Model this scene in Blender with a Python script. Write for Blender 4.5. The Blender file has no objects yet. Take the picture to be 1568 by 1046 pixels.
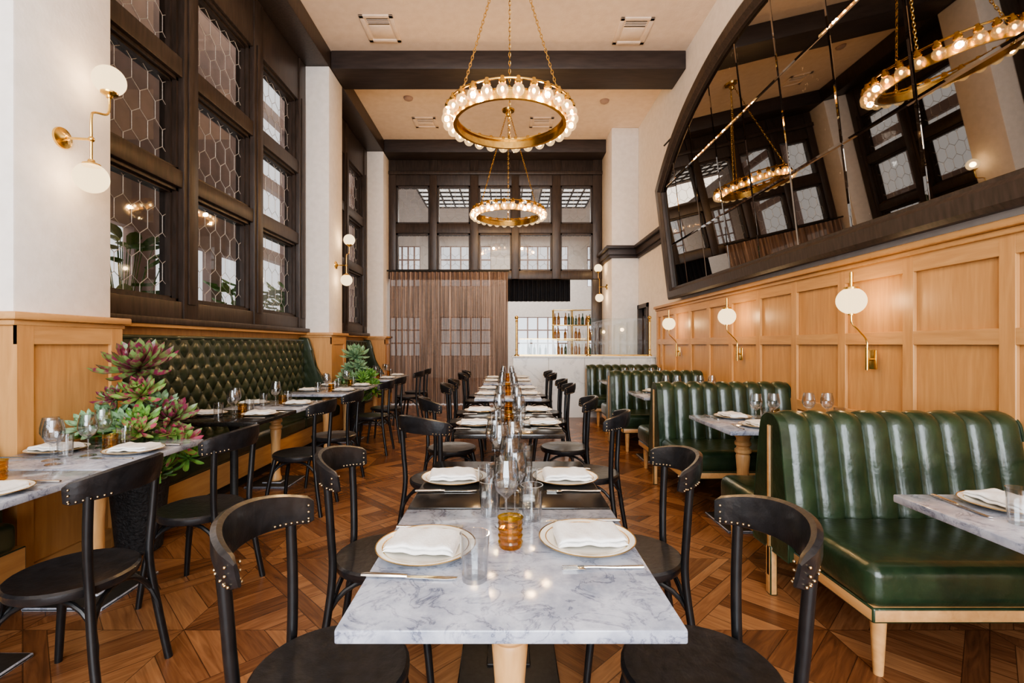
import bpy, bmesh, math, random
from math import sin, cos, pi, radians, sqrt
from mathutils import Vector, Matrix
random.seed(7)
scene = bpy.context.scene
COL = scene.collection
try: scene.view_settings.look = 'AgX - Medium High Contrast'
except Exception: pass

# ------------------------------------------------------------------ materials
def nmat(name):
    m = bpy.data.materials.new(name); m.use_nodes = True
    nt = m.node_tree; nt.nodes.clear()
    out = nt.nodes.new('ShaderNodeOutputMaterial')
    return m, nt, out
def N(nt, t, **kw):
    n = nt.nodes.new(t)
    for k, v in kw.items(): setattr(n, k, v)
    return n
def L(nt, a, b): nt.links.new(a, b)
def ramp(nt, fac, stops):
    r = N(nt, 'ShaderNodeValToRGB')
    els = r.color_ramp.elements
    while len(els) < len(stops): els.new(0.5)
    for e, (p, c) in zip(els, stops):
        e.position = p; e.color = (c[0], c[1], c[2], 1)
    L(nt, fac, r.inputs[0]); return r.outputs[0]
def pmat(name, c1, c2=None, rough=0.5, metal=0.0, scale=(4, 4, 4), nscale=1.0, bump=0.0, detail=4, spec=0.5,
         coat=0.0, bscale=None, lo=0.35, hi=0.65, dist=0.0):
    m, nt, out = nmat(name)
    b = N(nt, 'ShaderNodeBsdfPrincipled')
    L(nt, b.outputs[0], out.inputs[0])
    b.inputs['Roughness'].default_value = rough
    b.inputs['Metallic'].default_value = metal
    b.inputs['Specular IOR Level'].default_value = spec
    b.inputs['Coat Weight'].default_value = coat
    b.inputs['Coat Roughness'].default_value = 0.12
    tc = N(nt, 'ShaderNodeTexCoord'); mp = N(nt, 'ShaderNodeMapping')
    mp.inputs['Scale'].default_value = scale
    L(nt, tc.outputs['Object'], mp.inputs[0])
    nz = N(nt, 'ShaderNodeTexNoise'); nz.inputs['Scale'].default_value = nscale
    nz.inputs['Detail'].default_value = detail; nz.inputs['Distortion'].default_value = dist
    L(nt, mp.outputs[0], nz.inputs[0])
    if c2 is None: c2 = tuple(x * 0.88 for x in c1)
    L(nt, ramp(nt, nz.outputs[0], [(lo, c2), (hi, c1)]), b.inputs['Base Color'])
    if bump > 0:
        n2 = N(nt, 'ShaderNodeTexNoise'); n2.inputs['Scale'].default_value = bscale or nscale
        n2.inputs['Detail'].default_value = 3
        L(nt, mp.outputs[0], n2.inputs[0])
        bp = N(nt, 'ShaderNodeBump'); bp.inputs['Strength'].default_value = bump
        bp.inputs['Distance'].default_value = 0.01
        L(nt, n2.outputs[0], bp.inputs['Height']); L(nt, bp.outputs[0], b.inputs['Normal'])
    return m

M = {}
M['plaster'] = pmat('plaster_white', (.84, .79, .74), (.78, .73, .68), .85, nscale=3, bump=.15, bscale=12)
M['ceil'] = pmat('ceiling_cream', (.86, .71, .58), (.80, .65, .52), .9, nscale=2, bump=.25, bscale=14)
M['dark'] = pmat('dark_stained_wood', (.056, .038, .030), (.030, .021, .016), .42, scale=(9, 9, 1.2), nscale=4, bump=.12)
M['darkh'] = pmat('dark_stained_beam', (.046, .033, .030), (.029, .021, .019), .5, scale=(1.2, 9, 9), nscale=3)
M['oak'] = pmat('oak_panel', (.61, .33, .130), (.49, .250, .092), .40, scale=(10, 10, .9), nscale=3, bump=.04, lo=.3, hi=.7, dist=.6)
M['oakh'] = pmat('oak_rail', (.62, .345, .140), (.50, .260, .098), .40, scale=(10, .9, 10), nscale=3, lo=.3, hi=.7, dist=.6)
M['oakleg'] = pmat('oak_turned', (.70, .41, .18), (.58, .32, .13), .4, scale=(12, 12, 2), nscale=3)
M['green'] = pmat('green_leather', (.023, .045, .020), (.012, .026, .012), .29, nscale=2.5, bump=.45, bscale=4, coat=.3)
M['greend'] = pmat('dark_green_leather', (.036, .052, .028), (.020, .031, .016), .30, nscale=2.5, bump=.12, bscale=5, coat=.3)
M['blk'] = pmat('black_lacquer', (.012, .012, .013), (.008, .008, .009), .30, nscale=8)
M['blkl'] = pmat('black_leather', (.017, .017, .019), (.009, .009, .010), .30, nscale=6, bump=.25, bscale=9, coat=.2)
M['blktop'] = pmat('black_table_top', (.02, .018, .017), (.012, .011, .010), .14, nscale=8)
M['brass'] = pmat('brass', (.83, .57, .20), (.72, .46, .14), .24, 1.0, nscale=6)
M['nail'] = pmat('antique_nailhead', (.55, .42, .25), None, .3, 1.0)
M['steel'] = pmat('cutlery_steel', (.70, .68, .64), (.6, .58, .55), .18, 1.0, nscale=6)
M['iron'] = pmat('cast_iron', (.02, .02, .02), (.012, .012, .012), .55, nscale=12, bump=.1)
M['china'] = pmat('white_china', (.80, .76, .67), (.77, .73, .64), .15, nscale=4)
M['gold'] = pmat('gold_rim', (.75, .55, .25), None, .25, 1.0)
M['linen'] = pmat('napkin_linen', (.86, .85, .83), (.80, .79, .77), .9, nscale=20, bump=.2, bscale=40)
M['zinc'] = pmat('leading_zinc', (.66, .64, .61), (.46, .44, .41), .4, .4, nscale=20)
M['white'] = pmat('white_paint', (.80, .79, .76), None, .5)
M['hall'] = pmat('hall_wall', (.46, .34, .30), (.37, .28, .25), .8, nscale=1)
M['pot'] = pmat('woven_black_pot', (.03, .03, .032), (.008, .008, .009), .6, scale=(1, 1, 1), nscale=60, bump=.8, bscale=70)
M['soil'] = pmat('soil', (.04, .03, .02), None, .9, nscale=30)
M['leaf'] = pmat('leaf_green', (.20, .38, .08), (.09, .22, .05), .45, nscale=5)
M['leafp'] = pmat('leaf_pink_green', (.38, .06, .11), (.20, .34, .08), .4, nscale=6, lo=.48, hi=.60)
M['leafd'] = pmat('leaf_burgundy_green', (.19, .03, .065), (.16, .26, .08), .33, nscale=6, lo=.43, hi=.56)
M['leafb'] = pmat('leaf_bluegreen', (.32, .46, .28), (.16, .30, .15), .5, nscale=5)
M['cloth'] = pmat('valance_black', (.02, .018, .02), None, .8, scale=(30, 30, 1))
M['vent_shade'] = pmat('vent_shadow', (.05, .04, .035), None, .8)  # dark colour standing in for the shade inside the vent gap
M['bottleg'] = pmat('bottle_green_glass', (.03, .09, .04), None, .1)
M['bottlea'] = pmat('bottle_amber_glass', (.35, .14, .03), None, .1)

def emis(name, col, st, transp=0.0):
    m, nt, out = nmat(name)
    e = N(nt, 'ShaderNodeEmission'); e.inputs[0].default_value = (*col, 1); e.inputs[1].default_value = st
    if transp > 0:
        t = N(nt, 'ShaderNodeBsdfTransparent'); mx = N(nt, 'ShaderNodeMixShader'); mx.inputs[0].default_value = transp
        L(nt, e.outputs[0], mx.inputs[1]); L(nt, t.outputs[0], mx.inputs[2]); L(nt, mx.outputs[0], out.inputs[0])
    else: L(nt, e.outputs[0], out.inputs[0])
    return m
M['globe'] = emis('opal_globe', (1, .74, .42), 2.6, .35)
M['core'] = emis('bulb_core', (1, .72, .38), 40)
M['skylight'] = emis('skylight_diffuser', (1, .97, .93), 2.0)

def glassmat(name, tint=(1, 1, 1), f0=.045, rough=0.02, top=.9, emi=0.0, power=4.0):
    m, nt, out = nmat(name)
    t = N(nt, 'ShaderNodeBsdfTransparent'); t.inputs[0].default_value = (*tint, 1)
    g = N(nt, 'ShaderNodeBsdfGlossy'); g.inputs['Roughness'].default_value = rough
    lw = N(nt, 'ShaderNodeLayerWeight'); lw.inputs[0].default_value = .5
    pw = N(nt, 'ShaderNodeMath', operation='POWER'); pw.inputs[1].default_value = power; L(nt, lw.outputs['Facing'], pw.inputs[0])
    ma = N(nt, 'ShaderNodeMath', operation='MULTIPLY_ADD'); ma.inputs[1].default_value = top; ma.inputs[2].default_value = f0; ma.use_clamp = True
    L(nt, pw.outputs[0], ma.inputs[0])
    mx = N(nt, 'ShaderNodeMixShader')
    L(nt, ma.outputs[0], mx.inputs[0]); L(nt, t.outputs[0], mx.inputs[1]); L(nt, g.outputs[0], mx.inputs[2])
    last = mx.outputs[0]
    if emi > 0:
        e = N(nt, 'ShaderNodeEmission'); e.inputs[0].default_value = (1, .74, .40, 1); e.inputs[1].default_value = emi
        ad = N(nt, 'ShaderNodeAddShader'); L(nt, last, ad.inputs[0]); L(nt, e.outputs[0], ad.inputs[1]); last = ad.outputs[0]
    L(nt, last, out.inputs[0]); return m
M['glass'] = glassmat('table_glass', (.93, .94, .95), .09, .02, 1.0, power=2.6)
M['amber'] = glassmat('amber_glass', (.93, .72, .26), .08, .08, .6)
M['pane'] = glassmat('window_pane', (.64, .615, .59), .11, .03, .9)
M['clear'] = glassmat('clear_panel', (.93, .96, .96), .05, .01, .8)
M['bulbglass'] = glassmat('bulb_glass', (.82, .70, .52), .10, .05, .6, .55, 3.0)

# mirror
m, nt, out = nmat('antique_mirror')
g = N(nt, 'ShaderNodeBsdfPrincipled'); g.inputs['Metallic'].default_value = 1; g.inputs['Roughness'].default_value = .015
tc = N(nt, 'ShaderNodeTexCoord'); nz = N(nt, 'ShaderNodeTexNoise'); nz.inputs['Scale'].default_value = 18; nz.inputs['Detail'].default_value = 8
n3 = N(nt, 'ShaderNodeTexNoise'); n3.inputs['Scale'].default_value = .9
L(nt, tc.outputs['Object'], nz.inputs[0]); L(nt, tc.outputs['Object'], n3.inputs[0])
ad = N(nt, 'ShaderNodeMath', operation='ADD'); L(nt, nz.outputs[0], ad.inputs[0]); L(nt, n3.outputs[0], ad.inputs[1])
L(nt, ramp(nt, ad.outputs[0], [(.0, (.86, .82, .74)), (.62, (.84, .79, .71)), (.70, (.30, .27, .24))]), g.inputs['Base Color'])
L(nt, g.outputs[0], out.inputs[0]); M['mirror'] = m

# marble
def marble(name, base, mid, vein, sc, rough=.12):
    m, nt, out = nmat(name)
    b = N(nt, 'ShaderNodeBsdfPrincipled'); b.inputs['Roughness'].default_value = rough
    L(nt, b.outputs[0], out.inputs[0])
    geo = N(nt, 'ShaderNodeNewGeometry')
    a = N(nt, 'ShaderNodeTexNoise'); a.inputs['Scale'].default_value = sc; a.inputs['Detail'].default_value = 9
    a.inputs['Roughness'].default_value = .62; a.inputs['Distortion'].default_value = .9
    L(nt, geo.outputs['Position'], a.inputs[0])
    s = N(nt, 'ShaderNodeMath', operation='SUBTRACT'); s.inputs[1].default_value = .5; L(nt, a.outputs[0], s.inputs[0])
    ab = N(nt, 'ShaderNodeMath', operation='ABSOLUTE'); L(nt, s.outputs[0], ab.inputs[0])
    c2 = N(nt, 'ShaderNodeTexNoise'); c2.inputs['Scale'].default_value = sc * .8; c2.inputs['Detail'].default_value = 8; c2.inputs['Roughness'].default_value = .65
    L(nt, geo.outputs['Position'], c2.inputs[0])
    v = ramp(nt, ab.outputs[0], [(0, (1, 1, 1)), (.009, (.5, .5, .5)), (.035, (0, 0, 0))])
    cl = ramp(nt, c2.outputs[0], [(.34, mid), (.60, base)])
    msk = ramp(nt, c2.outputs[0], [(.40, (1, 1, 1)), (.62, (.25, .25, .25))])
    mm = N(nt, 'ShaderNodeMath', operation='MULTIPLY'); L(nt, v, mm.inputs[0]); L(nt, msk, mm.inputs[1])
    mx = N(nt, 'ShaderNodeMix', data_type='RGBA')
    L(nt, mm.outputs[0], mx.inputs[0]); L(nt, cl, mx.inputs[6]); mx.inputs[7].default_value = (*vein, 1)
    L(nt, mx.outputs[2], b.inputs['Base Color']); return m
M['marble'] = marble('carrara_marble', (.46, .48, .55), (.23, .255, .32), (.09, .10, .15), 10.0, .10)
M['marblew'] = marble('white_marble', (.82, .81, .78), (.74, .73, .71), (.50, .50, .50), 1.6, .2)

# curtain
m, nt, out = nmat('sheer_curtain')
b = N(nt, 'ShaderNodeBsdfPrincipled'); b.inputs['Roughness'].default_value = .7
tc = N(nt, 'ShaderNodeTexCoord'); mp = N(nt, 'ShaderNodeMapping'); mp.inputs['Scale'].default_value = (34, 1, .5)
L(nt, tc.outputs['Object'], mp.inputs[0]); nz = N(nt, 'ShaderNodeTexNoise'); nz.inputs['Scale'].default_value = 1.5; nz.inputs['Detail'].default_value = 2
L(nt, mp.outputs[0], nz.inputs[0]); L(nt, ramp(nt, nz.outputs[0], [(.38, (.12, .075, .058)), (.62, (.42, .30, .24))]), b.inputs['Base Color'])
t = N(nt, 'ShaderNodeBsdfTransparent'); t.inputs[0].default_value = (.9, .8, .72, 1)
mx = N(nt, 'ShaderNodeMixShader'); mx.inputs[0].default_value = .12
L(nt, b.outputs[0], mx.inputs[1]); L(nt, t.outputs[0], mx.inputs[2]); L(nt, mx.outputs[0], out.inputs[0]); M['curtain'] = m

# parquet floor
m, nt, out = nmat('parquet_floor')
b = N(nt, 'ShaderNodeBsdfPrincipled'); L(nt, b.outputs[0], out.inputs[0])
geo = N(nt, 'ShaderNodeNewGeometry')
mp = N(nt, 'ShaderNodeMapping'); mp.inputs['Rotation'].default_value = (0, 0, radians(45)); mp.inputs['Scale'].default_value = (1, 1, 1)
L(nt, geo.outputs['Position'], mp.inputs[0])
sx = N(nt, 'ShaderNodeSeparateXYZ'); L(nt, mp.outputs[0], sx.inputs[0])
def MT(op, a, b_=None, c_=None):
    n = N(nt, 'ShaderNodeMath', operation=op)
    for i, v in enumerate((a, b_, c_)):
        if v is None: continue
        if isinstance(v, (int, float)): n.inputs[i].default_value = v
        else: L(nt, v, n.inputs[i])
    return n.outputs[0]
MOD = 1.06
ux = MT('DIVIDE', sx.outputs[0], MOD); uy = MT('DIVIDE', sx.outputs[1], MOD)
fx = MT('SUBTRACT', MT('FRACT', ux), .5); fy = MT('SUBTRACT', MT('FRACT', uy), .5)
ix = MT('FLOOR', ux); iy = MT('FLOOR', uy)
ax = MT('ABSOLUTE', fx); ay = MT('ABSOLUTE', fy)
q = MT('GREATER_THAN', ax, ay)
mxx = MT('MAXIMUM', ax, ay)
border = MT('GREATER_THAN', mxx, .425)
par = MT('MODULO', MT('ABSOLUTE', MT('ADD', ix, iy)), 2)   # alternate modules
qq = MT('ABSOLUTE', MT('SUBTRACT', q, MT('ABSOLUTE', MT('SUBTRACT', border, par))))
def SEL(f, a, b_):  # f? a: b
    return MT('ADD', MT('MULTIPLY', f, a), MT('MULTIPLY', MT('SUBTRACT', 1, f), b_))
across = SEL(qq, fx, fy); along = SEL(qq, fy, fx)
NP = 8.0
ac = MT('MULTIPLY', MT('ADD', across, .5), NP)
pid = MT('FLOOR', ac)
pf = MT('ABSOLUTE', MT('SUBTRACT', MT('FRACT', ac), .5))
cv = N(nt, 'ShaderNodeCombineXYZ')
sgn = MT('ADD', MT('MULTIPLY', MT('GREATER_THAN', fx, 0), q), MT('MULTIPLY', MT('GREATER_THAN', fy, 0), MT('SUBTRACT', 1, q)))
L(nt, MT('ADD', pid, MT('MULTIPLY', q, 37.3)), cv.inputs[0]); L(nt, MT('ADD', MT('MULTIPLY', ix, 3.7), MT('MULTIPLY', sgn, 11.1)), cv.inputs[1])
L(nt, MT('ADD', iy, MT('MULTIPLY', border, 5.5)), cv.inputs[2])
wn = N(nt, 'ShaderNodeTexWhiteNoise', noise_dimensions='3D'); L(nt, cv.outputs[0], wn.inputs[0])
cg = N(nt, 'ShaderNodeCombineXYZ')
L(nt, MT('MULTIPLY', across, 26), cg.inputs[0]); L(nt, MT('MULTIPLY', along, 2.2), cg.inputs[1]); L(nt, MT('MULTIPLY', wn.outputs[0], 50), cg.inputs[2])
gn = N(nt, 'ShaderNodeTexNoise'); gn.inputs['Scale'].default_value = 1.6; gn.inputs['Detail'].default_value = 5; gn.inputs['Distortion'].default_value = 1.2
L(nt, cg.outputs[0], gn.inputs[0])
val = MT('ADD', MT('MULTIPLY', wn.outputs[0], .45), MT('MULTIPLY', gn.outputs[0], .7))
colr = ramp(nt, val, [(.2, (.070, .029, .014)), (.5, (.160, .068, .029)), (.92, (.33, .165, .075))])
gap = MT('GREATER_THAN', pf, .485)
bl = MT('LESS_THAN', MT('ABSOLUTE', MT('SUBTRACT', mxx, .425)), .0018)
dg = MT('MULTIPLY', MT('LESS_THAN', MT('ABSOLUTE', MT('SUBTRACT', ax, ay)), .0025), 1)
ed = MT('GREATER_THAN', mxx, .4975)
gg = MT('MINIMUM', MT('ADD', MT('ADD', gap, bl), MT('ADD', dg, ed)), 1)
mx = N(nt, 'ShaderNodeMix', data_type='RGBA'); L(nt, MT('MULTIPLY', gg, .7), mx.inputs[0]); L(nt, colr, mx.inputs[6]); mx.inputs[7].default_value = (.03, .012, .006, 1)
L(nt, mx.outputs[2], b.inputs['Base Color'])
b.inputs['Roughness'].default_value = .27
bp = N(nt, 'ShaderNodeBump'); bp.inputs['Strength'].default_value = .2; bp.inputs['Distance'].default_value = .004
L(nt, MT('SUBTRACT', gn.outputs[0], gg), bp.inputs['Height']); L(nt, bp.outputs[0], b.inputs['Normal'])
M['floor'] = m

# ------------------------------------------------------------------ mesh helpers
def setm(faces, mi):
    for f in faces: f.material_index = mi
def vfaces(verts):
    s = set()
    for v in verts:
        for f in v.link_faces: s.add(f)
    return s
def box(bm, x0, x1, y0, y1, z0, z1, mi=0, bev=0.0, seg=2, rot=None):
    r = bmesh.ops.create_cube(bm, size=1)
    vs = r['verts']
    for v in vs:
        v.co = Vector(((x0 + x1) / 2 + v.co.x * (x1 - x0), (y0 + y1) / 2 + v.co.y * (y1 - y0), (z0 + z1) / 2 + v.co.z * (z1 - z0)))
    if rot is not None:
        for v in vs: v.co = rot @ v.co
    setm(vfaces(vs), mi)
    if bev > 0:
        es = set(e for v in vs for e in v.link_edges)
        bmesh.ops.bevel(bm, geom=list(es), offset=bev, segments=seg, profile=.5, affect='EDGES', clamp_overlap=True)
def lathe(bm, prof, c=(0, 0, 0), seg=20, mi=0, mat=None):
    rings = []
    for r, z in prof:
        if r < 1e-6: rings.append([bm.verts.new((c[0], c[1], c[2] + z))])
        else: rings.append([bm.verts.new((c[0] + r * cos(2 * pi * i / seg), c[1] + r * sin(2 * pi * i / seg), c[2] + z)) for i in range(seg)])
    allv = [v for r in rings for v in r]
    for a, b_ in zip(rings, rings[1:]):
        for i in range(seg):
            j = (i + 1) % seg
            if len(a) == 1 and len(b_) == 1: continue
            if len(a) == 1: f = bm.faces.new((a[0], b_[j], b_[i]))
            elif len(b_) == 1: f = bm.faces.new((a[i], a[j], b_[0]))
            else: f = bm.faces.new((a[i], a[j], b_[j], b_[i]))
            f.material_index = mi
    if mat is not None:
        for v in allv: v.co = mat @ v.co
    return allv
def tube(bm, pts, r, seg=8, mi=0, closed=False, flat=None):
    pts = [Vector(p) for p in pts]; n = len(pts)
    rs = r if isinstance(r, (list, tuple)) else [r] * n
    tans = []
    for i in range(n):
        if closed: t = pts[(i + 1) % n] - pts[i - 1]
        else: t = pts[min(i + 1, n - 1)] - pts[max(i - 1, 0)]
        tans.append(t.normalized())
    up = Vector((0, 0, 1)) if abs(tans[0].z) < .9 else Vector((1, 0, 0))
    u = (up - tans[0] * up.dot(tans[0])).normalized()
    rings = []
    for i in range(n):
        t = tans[i]; u = (u - t * u.dot(t)).normalized(); w = t.cross(u)
        rings.append([bm.verts.new(pts[i] + (u * cos(2 * pi * k / seg) + w * sin(2 * pi * k / seg)) * rs[i]) for k in range(seg)])
    m_ = n if closed else n - 1
    for i in range(m_):
        a, b_ = rings[i], rings[(i + 1) % n]
        for k in range(seg):
            f = bm.faces.new((a[k], a[(k + 1) % seg], b_[(k + 1) % seg], b_[k])); f.material_index = mi
    if not closed:
        f = bm.faces.new(rings[0][::-1]); f.material_index = mi
        f = bm.faces.new(rings[-1]); f.material_index = mi
def sph(bm, c, r, mi=0, u=16, v=10, sc=(1, 1, 1)):
    q_ = bmesh.ops.create_uvsphere(bm, u_segments=u, v_segments=v, radius=r, matrix=Matrix.Translation(c) @ Matrix.Diagonal((*sc, 1)))
    setm(vfaces(q_['verts']), mi)
def grid(bm, fn, nu, nv, mi=0):
    vs = [[bm.verts.new(fn(i / nu, j / nv)) for j in range(nv + 1)] for i in range(nu + 1)]
    for i in range(nu):
        for j in range(nv):
            f = bm.faces.new((vs[i][j], vs[i + 1][j], vs[i + 1][j + 1], vs[i][j + 1])); f.material_index = mi
    return vs
def finish(bm, name, mats, recalc=True, angle=38, obj=True):
    if recalc: bmesh.ops.recalc_face_normals(bm, faces=bm.faces[:])
    me = bpy.data.meshes.new(name)
    for f in bm.faces: f.smooth = True
    bm.to_mesh(me); bm.free()
    me.set_sharp_from_angle(angle=radians(angle))
    for k in mats: me.materials.append(M[k])
    if not obj: return me
    o = bpy.data.objects.new(name, me); COL.objects.link(o); return o
def put(me, name, loc, rz=0.0, s=1.0):
    o = bpy.data.objects.new(name, me); COL.objects.link(o)
    o.location = loc; o.rotation_euler = (0, 0, rz); o.scale = (s, s, s); return o
def smooth_pts(pts, k=6):
    pts = [Vector(p) for p in pts]; out_ = []
    P = [pts[0]] + pts + [pts[-1]]
    for i in range(1, len(P) - 2):
        a, b_, c, d = P[i - 1], P[i], P[i + 1], P[i + 2]
        for j in range(k):
            t = j / k
            out_.append(.5 * ((2 * b_) + (c - a) * t + (2 * a - 5 * b_ + 4 * c - d) * t * t + (3 * b_ - a - 3 * c + d) * t ** 3))
    out_.append(pts[-1]); return out_

# ------------------------------------------------------------------ constants
CEIL = 5.74; BEAM = 5.46
XR = 2.70; XL = -3.05; XP = -2.63
YB = 10.9; YF = -3.6
CAP = 1.49
XH = -5.0; HC_ = 8.2   # neighbouring hall outer wall / height

# ------------------------------------------------------------------ room shell
bm = bmesh.new(); box(bm, -6.6, 6.1, YF - .2, 19.3, -.1, 0)
finish(bm, 'floor', ['floor'])
bm = bmesh.new(); box(bm, XL - .15, XR + .15, YF - .15, 11.05, CEIL, CEIL + .1)
finish(bm, 'ceiling', ['ceil'])
bm = bmesh.new(); box(bm, XL - .15, 6.1, 11.05, 19.3, CEIL, CEIL + .1)
finish(bm, 'ceiling_back_room', ['white'])
bm = bmesh.new(); box(bm, XH - .15, XL - .15, YF - .15, 19.3, HC_, HC_ + .1)
finish(bm, 'ceiling_hallway', ['white'])
bm = bmesh.new(); box(bm, XR, XR + .15, YF, 9.15, 0, CEIL); box(bm, XR, XR + .15, 9.15, 9.85, 2.12, CEIL); box(bm, XR, XR + .15, 9.85, 10.9, 0, CEIL)
box(bm, 2.15, XR, 9.85, 10.9, 0, CEIL, 0, .012)
finish(bm, 'wall_right', ['plaster'])
bm = bmesh.new()
box(bm, XL - .15, XL, YF, 2.58, 0, CEIL)
box(bm, XL - .15, XL, 2.58, YB, 0, 1.52)
box(bm, XL - .15, XL, 2.58, YB, BEAM, HC_)
box(bm, XL - .15, XL - .0, YF, 2.58, CEIL, HC_)
for (a, b_) in ((2.58, 3.22), (7.18, 7.76), (10.35, 10.9)):
    box(bm, XL - .15, XP, a, b_, 0, BEAM, 0, .012)
finish(bm, 'wall_left', ['plaster'])
# front wall behind the camera with assumed window openings, added to let light in
bm = bmesh.new()
box(bm, XL, XR, YF - .15, YF, 0, .5); box(bm, XL, XR, YF - .15, YF, 4.9, CEIL)
box(bm, XL, -2.5, YF - .15, YF, .5, 4.9); box(bm, 2.3, XR, YF - .15, YF, .5, 4.9)
finish(bm, 'wall_front', ['plaster'])
bm = bmesh.new()
for i in range(5):
    x = -2.5 + 4.8 * i / 4; box(bm, x - .05, x + .05, YF - .12, YF - .03, .5, 4.9)
for z in (.55, 2.0, 3.5, 4.85): box(bm, -2.5, 2.3, YF - .11, YF - .04, z - .04, z + .04)
finish(bm, 'window_5', ['dark'])  # frame of the assumed front window, out of view
bm = bmesh.new(); box(bm, XL, XP, YF, YB, BEAM, CEIL - .001, 0, .015)
finish(bm, 'beam_left', ['dark'])
for (a, b_) in ((7.25, 7.85), (10.4, 11.0)):
    bm = bmesh.new(); box(bm, XP, XR - .001, a, b_, BEAM, CEIL - .001, 0, .015)
    finish(bm, 'beam', ['darkh'])

def clip(p, q_, r):
    x0, y0, x1, y1 = r; dx, dy = q_[0] - p[0], q_[1] - p[1]; t0, t1 = 0., 1.
    for P_, Q_ in ((-dx, p[0] - x0), (dx, x1 - p[0]), (-dy, p[1] - y0), (dy, y1 - p[1])):
        if abs(P_) < 1e-9:
            if Q_ < 0: return None
        else:
            t = Q_ / P_
            if P_ < 0: t0 = max(t0, t)
            else: t1 = min(t1, t)
    if t0 >= t1: return None
    return (p[0] + t0 * dx, p[1] + t0 * dy), (p[0] + t1 * dx, p[1] + t1 * dy)
def leading(bm, rect, to3, mi, w=.18, s=.15, t=.065, r=.0030):
    x0, y0, x1, y1 = rect; p = s + t
    for j in range(-1, int((y1 - y0) / p) + 3):
        for i in range(-1, int((x1 - x0) / w) + 3):
            cx = x0 + i * w + (j % 2) * w / 2; cy = y0 + j * p
            for a, b_ in (((cx - w / 2, cy - s / 2), (cx - w / 2, cy + s / 2)), ((cx - w / 2, cy + s / 2), (cx, cy + s / 2 + t)), ((cx, cy + s / 2 + t), (cx + w / 2, cy + s / 2))):
                c = clip(a, b_, rect)
                if c and (Vector(c[0]) - Vector(c[1])).length > .004: tube(bm, [to3(*c[0]), to3(*c[1])], r, 4, mi)
ROWS = [(1.72, 2.77), (2.93, 3.79), (3.97, 4.85)]
def left_window(y0, y1, n, idx):
    bm = bmesh.new(); fw = .21
    pw = ((y1 - y0) - (n + 1) * fw) / n
    xo, xi = XL - .12, XL + .06
    for i in range(n + 1):
        a = y0 + i * (fw + pw)
        box(bm, xo, xi + .015, a, a + fw, 1.52, BEAM, 0, .01)
        box(bm, xi + .01, xi + .03, a + .05, a + fw - .05, 1.7, 4.9, 0, .004)
    zs = [1.52] + [z for r in ROWS for z in r] + [BEAM]
    for k in range(0, len(zs), 2): box(bm, xo, xi, y0, y1, zs[k], zs[k + 1], 0, .01)
    box(bm, xo, xi + .08, y0, y1, 1.50, 1.56, 0, .01)
    for i in range(n):
        a = y0 + fw + i * (fw + pw); b_ = a + pw
        for (z0, z1) in ROWS:
            for k, (d, xx) in enumerate(((.03, xi - .04), (.05, xi - .08))):
                box(bm, xo, xx, a, a + d, z0, z1, 0); box(bm, xo, xx, b_ - d, b_, z0, z1, 0)
                box(bm, xo, xx, a, b_, z0, z0 + d, 0); box(bm, xo, xx, a, b_, z1 - d, z1, 0)
            xg = XL - .07
            vs = [bm.verts.new(c) for c in ((xg, a, z0), (xg, b_, z0), (xg, b_, z1), (xg, a, z1))]
            bm.faces.new(vs).material_index = 1
            leading(bm, (a + .05, z0 + .05, b_ - .05, z1 - .05), lambda u, v: (xg + .006, u, v), 2)
    finish(bm, 'window_%d' % idx, ['dark', 'pane', 'zinc'], recalc=False)
left_window(3.22, 7.18, 3, 1)
left_window(7.76, 10.35, 2, 2)

# back transom window
bm = bmesh.new()
X0, X1 = XP, 2.15
cols = [(-2.47, -1.72), (-1.55, -.81), (-.62, .12), (.29, 1.03), (1.22, 1.94)]
rws = [(2.98, 3.82), (4.04, 4.89)]
xs = [X0] + [c for p in cols for c in p] + [X1]
for k in range(0, len(xs), 2): box(bm, xs[k], xs[k + 1], 10.82, 11.0, 2.79, BEAM, 0, .01)
for za, zb in ((2.79, 2.98), (3.82, 4.04), (4.89, BEAM)): box(bm, X0, X1, 10.84, 11.0, za, zb, 0, .01)
box(bm, X0, X1, 10.78, 10.84, 5.12, 5.2, 0, .01)
for (a, b_) in cols:
    for (z0, z1) in rws:
        for d, yy in ((.035, 10.88),):
            box(bm, a, a + d, yy, 11, z0, z1); box(bm, b_ - d, b_, yy, 11, z0, z1); box(bm, a, b_, yy, 11, z0, z0 + d); box(bm, a, b_, yy, 11, z1 - d, z1)
        vs = [bm.verts.new(c) for c in ((a, 10.95, z0), (b_, 10.95, z0), (b_, 10.95, z1), (a, 10.95, z1))]
        bm.faces.new(vs).material_index = 1
        leading(bm, (a + .035, z0 + .035, b_ - .035, z1 - .035), lambda u, v: (u, 10.944, v), 2, r=.003)
box(bm, 1.93, 2.15, 10.84, 11.0, 0, 2.79, 0, .01)
finish(bm, 'window_3', ['dark', 'pane', 'zinc'], recalc=False)

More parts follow.
